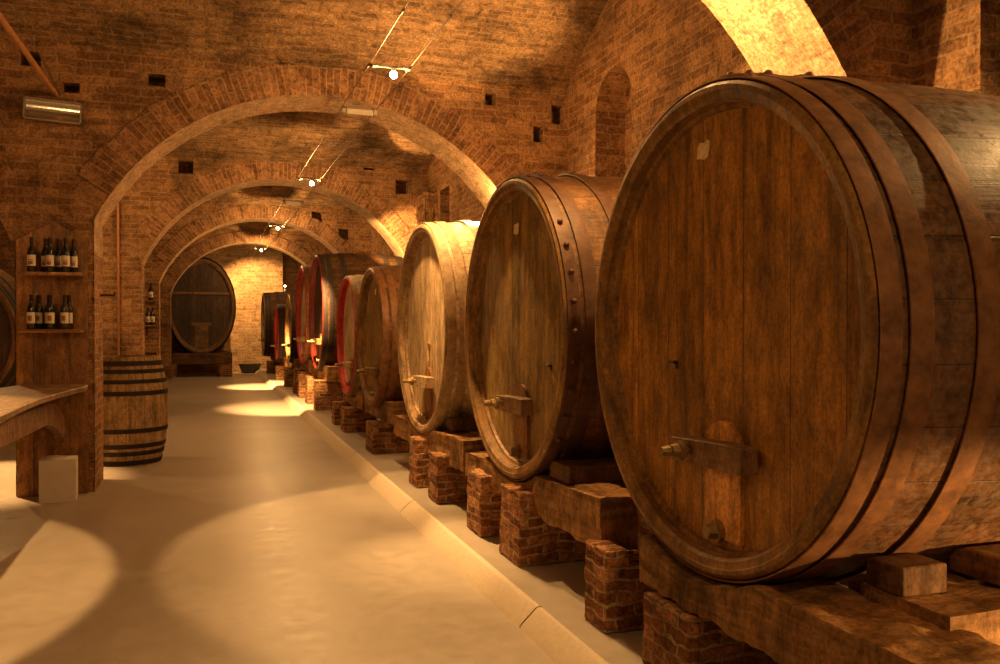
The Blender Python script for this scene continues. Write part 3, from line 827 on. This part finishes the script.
for px, row, lab in [(32, 0, 'front wine bottle at the left end of the upper pillar shelf'), (50.5, 0, 'front wine bottle in the middle of the upper pillar shelf'),
                     (66, 0, 'front wine bottle at the right of the upper pillar shelf'), (46, 1, 'wine bottle half hidden behind the middle one, upper pillar shelf'),
                     (59, 1, 'rear wine bottle between middle and right front ones, upper pillar shelf'), (74, 1, 'rearmost wine bottle at the right end of the upper pillar shelf')]:
    y = YP-.205 if row == 0 else YP-.10
    place_bottle(0, xat(px, y), y, 2.085, lab, U_, random.uniform(-.2, .2)-.1)
for px, row, lab in [(31.5, 0, 'front wine bottle at the left end of the lower pillar shelf'), (50.5, 0, 'front wine bottle in the middle of the lower pillar shelf'),
                     (65, 0, 'front wine bottle at the right of the lower pillar shelf'), (38.5, 1, 'dark wine bottle behind the left one, lower pillar shelf'),
                     (49, 1, 'wine bottle hidden behind the middle one, lower pillar shelf'), (69, 1, 'rear wine bottle at the right end of the lower pillar shelf')]:
    y = YP-.205 if row == 0 else YP-.10
    place_bottle(1, xat(px, y), y, 1.56, lab, L_, random.uniform(-.2, .2)-.1)

# bottles on the small ledges of the far pillar
for z, lab in ((2.13, 'upper small wooden ledge holding one bottle on the far pillar'), (1.57, 'lower small wooden ledge holding two bottles on the far pillar')):
    mb = MB(); mb.box(-1.32, -1.03, 21.0, 21.185, z, z+.03, grain=0); tag(mb.build('wall_ledge', M['pine']), lab, 'shelf', 'small ledges on the far pillar')
for x, z, lab in ((xat(151, 21.09), 2.16, 'single wine bottle on the upper ledge of the far pillar'), (xat(148, 21.09), 1.60, 'left wine bottle of the pair on the lower ledge of the far pillar'),
                  (xat(152.6, 21.09), 1.60, 'right wine bottle of the pair on the lower ledge of the far pillar')):
    place_bottle(0, x, 21.09, z, lab, 'wine bottles on the far pillar'); 
for o in [o for o in bpy.data.objects if o.get('group') == 'wine bottles on the far pillar']: o.scale = (1.25, 1.25, 1.25)
mb = MB(); mb.box(-1.32, -1.02, 20.95, 21.18, .98, 1.01); mb.box(-1.32, -1.29, 20.95, 21.18, .80, .98); mb.box(-1.05, -1.02, 20.95, 21.18, .80, .98); mb.box(-1.32, -1.02, 21.16, 21.18, .80, .98)
tag(mb.build('wall_box_shelf', M['pine']), 'small open wooden box shelf low on the far pillar', 'shelf')

# ---------------------------------------------------------------- counter on the left
ct = thing('counter', (-1.5, 7.3, 0), 'curved wooden tasting counter joined to the shelf pillar at the left edge', 'counter')
R_ = lambda x, y: (x+1.5, y-7.3)
top = [(-1.04, 8.86), (-1.02, 8.55), (-1.07, 8.25), (-1.13, 7.8), (-1.18, 7.3), (-1.19, 6.7), (-1.18, 6.0), (-1.16, 5.3), (-1.2, 4.9), (-1.9, 4.9), (-2.05, 6.0), (-1.95, 7.5), (-1.75, 8.5), (-1.62, 8.98), (-1.1, 8.98)]
mb = MB(); mb.prism([R_(*p) for p in top], 2, 1.0, 1.045, grain_uv=lambda p: (p[1], p[0])); mb.build('counter_top', M['counter'], ct, bevel=.006)
mb = MB()
n = 18; P, U = [], []
for k in range(n+1):
    t = k/n
    # arched rail: drops to the board at the pillar end, runs flat under the top
    y = 8.97 - t*3.8
    if t < .3: 
        s_ = t/.3; zl = .50+.27*math.sin(s_*PI/2)**.8; zu = .72+.22*math.sin(min(1, s_*1.2)*PI/2)**.8
    else: zl = .77+.06*(t-.3)/.7; zu = .94+.055*(t-.3)/.7
    P.append([(.25, y-7.3, zl), (.25, y-7.3, zu), (.18, y-7.3, zu), (.18, y-7.3, zl), (.25, y-7.3, zl)]); U.append([(y, c) for c in (0, .16, .22, .38, .44)])
mb.grid(P, U, smooth=False); mb.face(P[0][:-1]); mb.face(P[-1][:-1][::-1])
mb.build('bracket', M['counterd'], ct)
mb = MB(); mb.box(-.35, -.29, -2.2, -2.1, 0, 1.0); mb.box(.1, .16, -2.2, -2.1, 0, .84); mb.build('leg', M['counterd'], ct)

# cardboard carton
cb = thing('cardboard_box', (-1.265, 8.72, 0), 'plain white cardboard box on the floor against the pine shelf board', 'box', rz=.06)
mb = MB(); mb.box(-.15, .15, -.13, .13, 0, .385); mb.build('carton', M['card'], cb, bevel=.004)
mb = MB(); mb.face([(-.15, -.13, .387), (.15, -.13, .387), (.14, .0, .40), (-.13, .0, .42)]); mb.face([(-.15, .13, .387), (-.13, .01, .405), (.14, .01, .395), (.15, .13, .387)])
o = mb.build('flap', M['card'], cb); sd = o.modifiers.new('s', 'SOLIDIFY'); sd.thickness = .004

# ---------------------------------------------------------------- wall fittings
mb = MB(); yp = A[2]-.04; xp = xat(118.5, yp)
mb.tube([(xp, yp, .0), (xp, yp, 4.4)], .022, 8); tag(mb.build('wall_pipe', M['pipe']), 'thin vertical copper pipe on the brick wall behind the upright cask', 'pipe')
mb = MB(); mb.tube([(-.995, 9.5, 1.90), (-.87, 9.5, 1.90), (-.86, 9.5, 1.93)], .012, 8); tag(mb.build('wall_hook', M['iron']), 'short iron hook sticking out of the shelf pillar edge', 'hook')
mb = MB(); mb.tube([(xat(147, 21.1), 21.19, 1.75), (xat(147, 21.1), 21.12, 1.72), (xat(147, 21.1), 21.12, 1.36), (xat(149.5, 21.1), 21.12, 1.30), (xat(151, 21.1), 21.12, 1.36)], .02, 6); tag(mb.build('wall_hook', M['iron']), 'dark hanging iron hook beside the pair of bottles, far pillar', 'hook')
mb = MB(); mb.tube([(-1.32, 9.05, 3.77), (-1.38, 7.0, 3.80), (-1.47, 4.7, 3.84)], .024, 10); tag(mb.build('tie_rod', M['rod']), 'thick orange rod running from upper left edge to the arch wall', 'rod')
mb = MB(); mb.tube([(-1.29, 9.05, 3.78), (-1.27, 7.0, 3.86), (-1.24, 4.7, 3.96)], .008, 6); tag(mb.build('thin_cable', M['cable']), 'thin cable running just above the thick orange rod', 'cable')
# reflector luminaire, unlit
lf = thing('wall_luminaire', (-1.34, 9.036, 3.60), 'wide unlit metal reflector lamp on the brick wall at upper left', 'lamp')
mb = MB(); w, h = .245, .10
mb.box(-w, w, -.03, .0, -h, h); mb.box(-w, w, -.085, -.03, -h, -h+.012); mb.box(-w, w, -.085, -.03, h-.012, h); mb.box(-w, -w+.012, -.085, -.03, -h, h); mb.box(w-.012, w, -.085, -.03, -h, h)
mb.build('housing', M['metal'], lf)
mb = MB(); P = []; 
for k in range(9):
    z = -h+.014+(2*h-.028)*k/8
    P.append([(x_, -.032-.03*abs(z/h)**2, z) for x_ in (-w+.014, -w*.5, 0, w*.5, w-.014)])
mb.grid(P, [[(0, 0)]*5]*9, flip=True); mb.build('reflector', M['mirror'], lf)
mb = MB(); mb.tube([(-w+.03, -.07, 0), (w-.03, -.07, 0)], .011, 8); mb.build('lamp_tube', M['opal'], lf)
lf.rotation_euler = (0, .05, 0)

# cables with lamps
CZ = 3.895; CXL, CXR = 1.37, 1.73
for x, lab in ((CXL, 'left steel cable of the pair carrying the hanging lamps'), (CXR, 'right steel cable of the pair carrying the hanging lamps')):
    mb = MB()
    P = []
    for k in range(41):
        y = 2.0+ (30.6-2.0)*k/40
        P.append((x, y, CZ - .012*math.sin(k*PI/5)**2))
    mb.tube(P, .005, 6)
    for yy in (6.2, 11.1, 17.9):
        mb.tube([(x, yy-.04, CZ-.005), (x, yy+.04, CZ-.005)], .012, 6)
    tag(mb.build('lamp_cable', M['cable']), lab, 'cable', 'pair of lamp cables under the vaults')
LY = [7.55, 13.7, 20.3, 26.4]
LABL = ['lit lamp hanging nearest, high above the blond barrel', 'lit lamp hanging in front of the second arch', 'lit lamp hanging at the third arch', 'farthest lit lamp near the end wall']
lp = None
for y, lab in zip(LY, LABL):
    if lp is None:
        t = lp = thing('cable_lamp', (0, 0, 0), lab, 'lamp')
        for s in (-1, 1):
            mb = MB(); mb.tube([(s*.18, .10, .0), (s*.18, -.02, -.01), (s*.16, -.10, -.045), (s*.10, -.06, -.02)], .012, 6)
            mb.build('bracket', M['lampmetal'], t)
        mb = MB()
        mb.box(-.11, .11, -.09, .10, -.015, .0, M=Matrix.Rotation(.25, 4, 'X')); mb.build('reflector_plate', M['lampmetal'], t)
        mb = MB(); mb.tube([(.03, -.05, -.02), (.03, -.05, -.06)], .018, 8); mb.build('socket', M['metal'], t)
        mb = MB(); mb.ball((.03, -.05, -.088), .035, 12); mb.build('bulb', M['bulb'], t)
    else: t = copy_tree(lp)
    t.location = (1.55, y, CZ)
    tag(t, lab, 'lamp', 'lit lamps hanging on the cable pair')
pn = None
for y, lab in ((9.1, 'white unlit panel hung between the cables under the first big arch'), (16.3, 'white unlit panel hung between the cables under the second arch')):
    if pn is None:
        t = pn = thing('hanging_panel', (0, 0, 0), lab, 'lamp')
        mb = MB(); mb.box(-.14, .14, -.06, .06, -.06, .0, M=Matrix.Rotation(.5, 4, 'X')); mb.build('diffuser', M['opal'], t, bevel=.008)
        for s in (-1, 1):
            mb = MB(); mb.box(s*.165-.02, s*.165+.02, -.05, .05, -.05, .0, M=Matrix.Rotation(.5, 4, 'X')); mb.build('end_clamp', M['metal'], t)
    else: t = copy_tree(pn)
    t.location = (1.55, y, CZ); tag(t, lab, 'lamp', 'unlit panels hung on the cable pair')
# little lamp on the last barrel
t = thing('small_lamp', (2.4, 28.0, 2.69), 'tiny glowing lamp standing on top of the last barrel', 'lamp')
mb = MB(); mb.tube([(0, 0, -.02), (0, 0, .12)], [.06, .03], 8); mb.build('base', M['metal'], t)
mb = MB(); mb.ball((0, 0, .14), .03, 10); mb.build('bulb', M['bulb'], t)

# ------------------------------------------------------------------ light
WARM = (1.0, .55, .19)
def point(loc, W, r=.03, col=WARM):
    l = bpy.data.lights.new('point', 'POINT'); l.energy = W; l.color = col; l.shadow_soft_size = r
    o = bpy.data.objects.new('point_light', l); COL.objects.link(o); o.location = loc; return o
def spot(loc, to, W, ang, blend=.3, r=.04, col=WARM):
    l = bpy.data.lights.new('spot', 'SPOT'); l.energy = W; l.color = col; l.spot_size = math.radians(ang); l.spot_blend = blend; l.shadow_soft_size = r
    o = bpy.data.objects.new('spot_light', l); COL.objects.link(o); o.location = loc
    o.rotation_euler = (Vector(to)-Vector(loc)).to_track_quat('-Z', 'Y').to_euler(); return o
for y, W in zip(LY, (90, 135, 130, 100)):
    point((1.58, y-.05, CZ-.17), W)
point((1.98, 4.35, 3.8), 60)                                # lamp under the near arch, above the picture
spot((1.98, 4.35, 3.75), (1.9, 4.2, 0), 170, 66, .5)
spot((1.9, 4.35, 3.3), (3.5, 4.4, 3.0), 260, 80, .5)  # added spot, brightens the soffit of the near arch
spot((1.55, 7.4, 3.70), (2.15, 6.4, 0), 400, 71, .12)
spot((1.55, 7.4, 3.70), (1.62, 5.7, 0), 650, 26, .9)
spot((1.6, 13.6, 3.65), (1.5, 16.8, 0), 6000, 32, .8)
spot((1.6, 20.2, 3.65), (1.4, 23.0, 0), 8000, 28, .8)
point((3.1, 9.1, 2.85), 45, .05)                             # lamp hidden above the blond barrel
spot((2.9, 8.95, 3.3), (2.8, 7.98, 2.6), 900, 48, .5)
spot((3.1, 7.6, 2.78), (2.6, 8.4, 4.8), 230, 60, .6)
spot((2.6, 10.5, 2.75), (3.5, 14.2, 4.9), 2600, 15, .1)
spot((2.7, 14.7, 2.9), (3.5, 15.9, 3.2), 400, 60, .5)  # unseen spot added to brighten the soffit of the second arch
spot((1.5, 7.7, 3.75), (2.15, 7.95, 1.2), 300, 50, .6)       # on the blond barrel
spot((-1.05, 5.6, 4.0), (-3.3, 5.9, 0), 620, 74, .08)
spot((-2.7, 10.6, 3.5), (-2.35, 10.0, 0), 1400, 50, .5)
point((-2.0, 3.2, 3.0), 60, .08)  # fill light added from the left for the nearest barrel head
point((1.7, .1, 3.3), 55, .05)  # added fill close to the camera for the side of the nearest barrel
point((-3.0, 12.8, 3.6), 170, .05)
spot((3.4, .7, .9), (2.4, 2.1, .5), 260, 50, .5)
spot((5.0, 2.4, 3.9), (3.3, 2.9, 2.5), 300, 60, .8)  # added to put a highlight on top of the nearest barrel
spot((1.0, 28.9, 3.8), (1.7, 30.6, 2.2), 600, 95, .6)  # unseen spot added to light up the end wall
w = bpy.data.worlds.new('world'); sc.world = w; w.use_nodes = True
bg = w.node_tree.nodes['Background']; bg.inputs[0].default_value = (1.0, .56, .25, 1); bg.inputs[1].default_value = .15

# ------------------------------------------------------------------ camera
cam = bpy.data.cameras.new('camera'); co = bpy.data.objects.new('camera', cam); COL.objects.link(co)
cam.sensor_width = 36; cam.lens = 36*.860; cam.clip_start = .05
co.location = (0, 0, 1.6)
yaw = math.atan(295/860); pitch = -math.atan(7/860)
co.rotation_euler = (PI/2+pitch, 0, -yaw)
sc.camera = co
vs = sc.view_settings; vs.view_transform = 'Standard'; vs.look = 'None'; vs.gamma = 1; vs.use_curve_mapping = False; vs.exposure = .0
sc.cycles.max_bounces = 10; sc.cycles.diffuse_bounces = 6
sc.cycles.use_denoising = True
sc.cycles.sample_clamp_indirect = 6
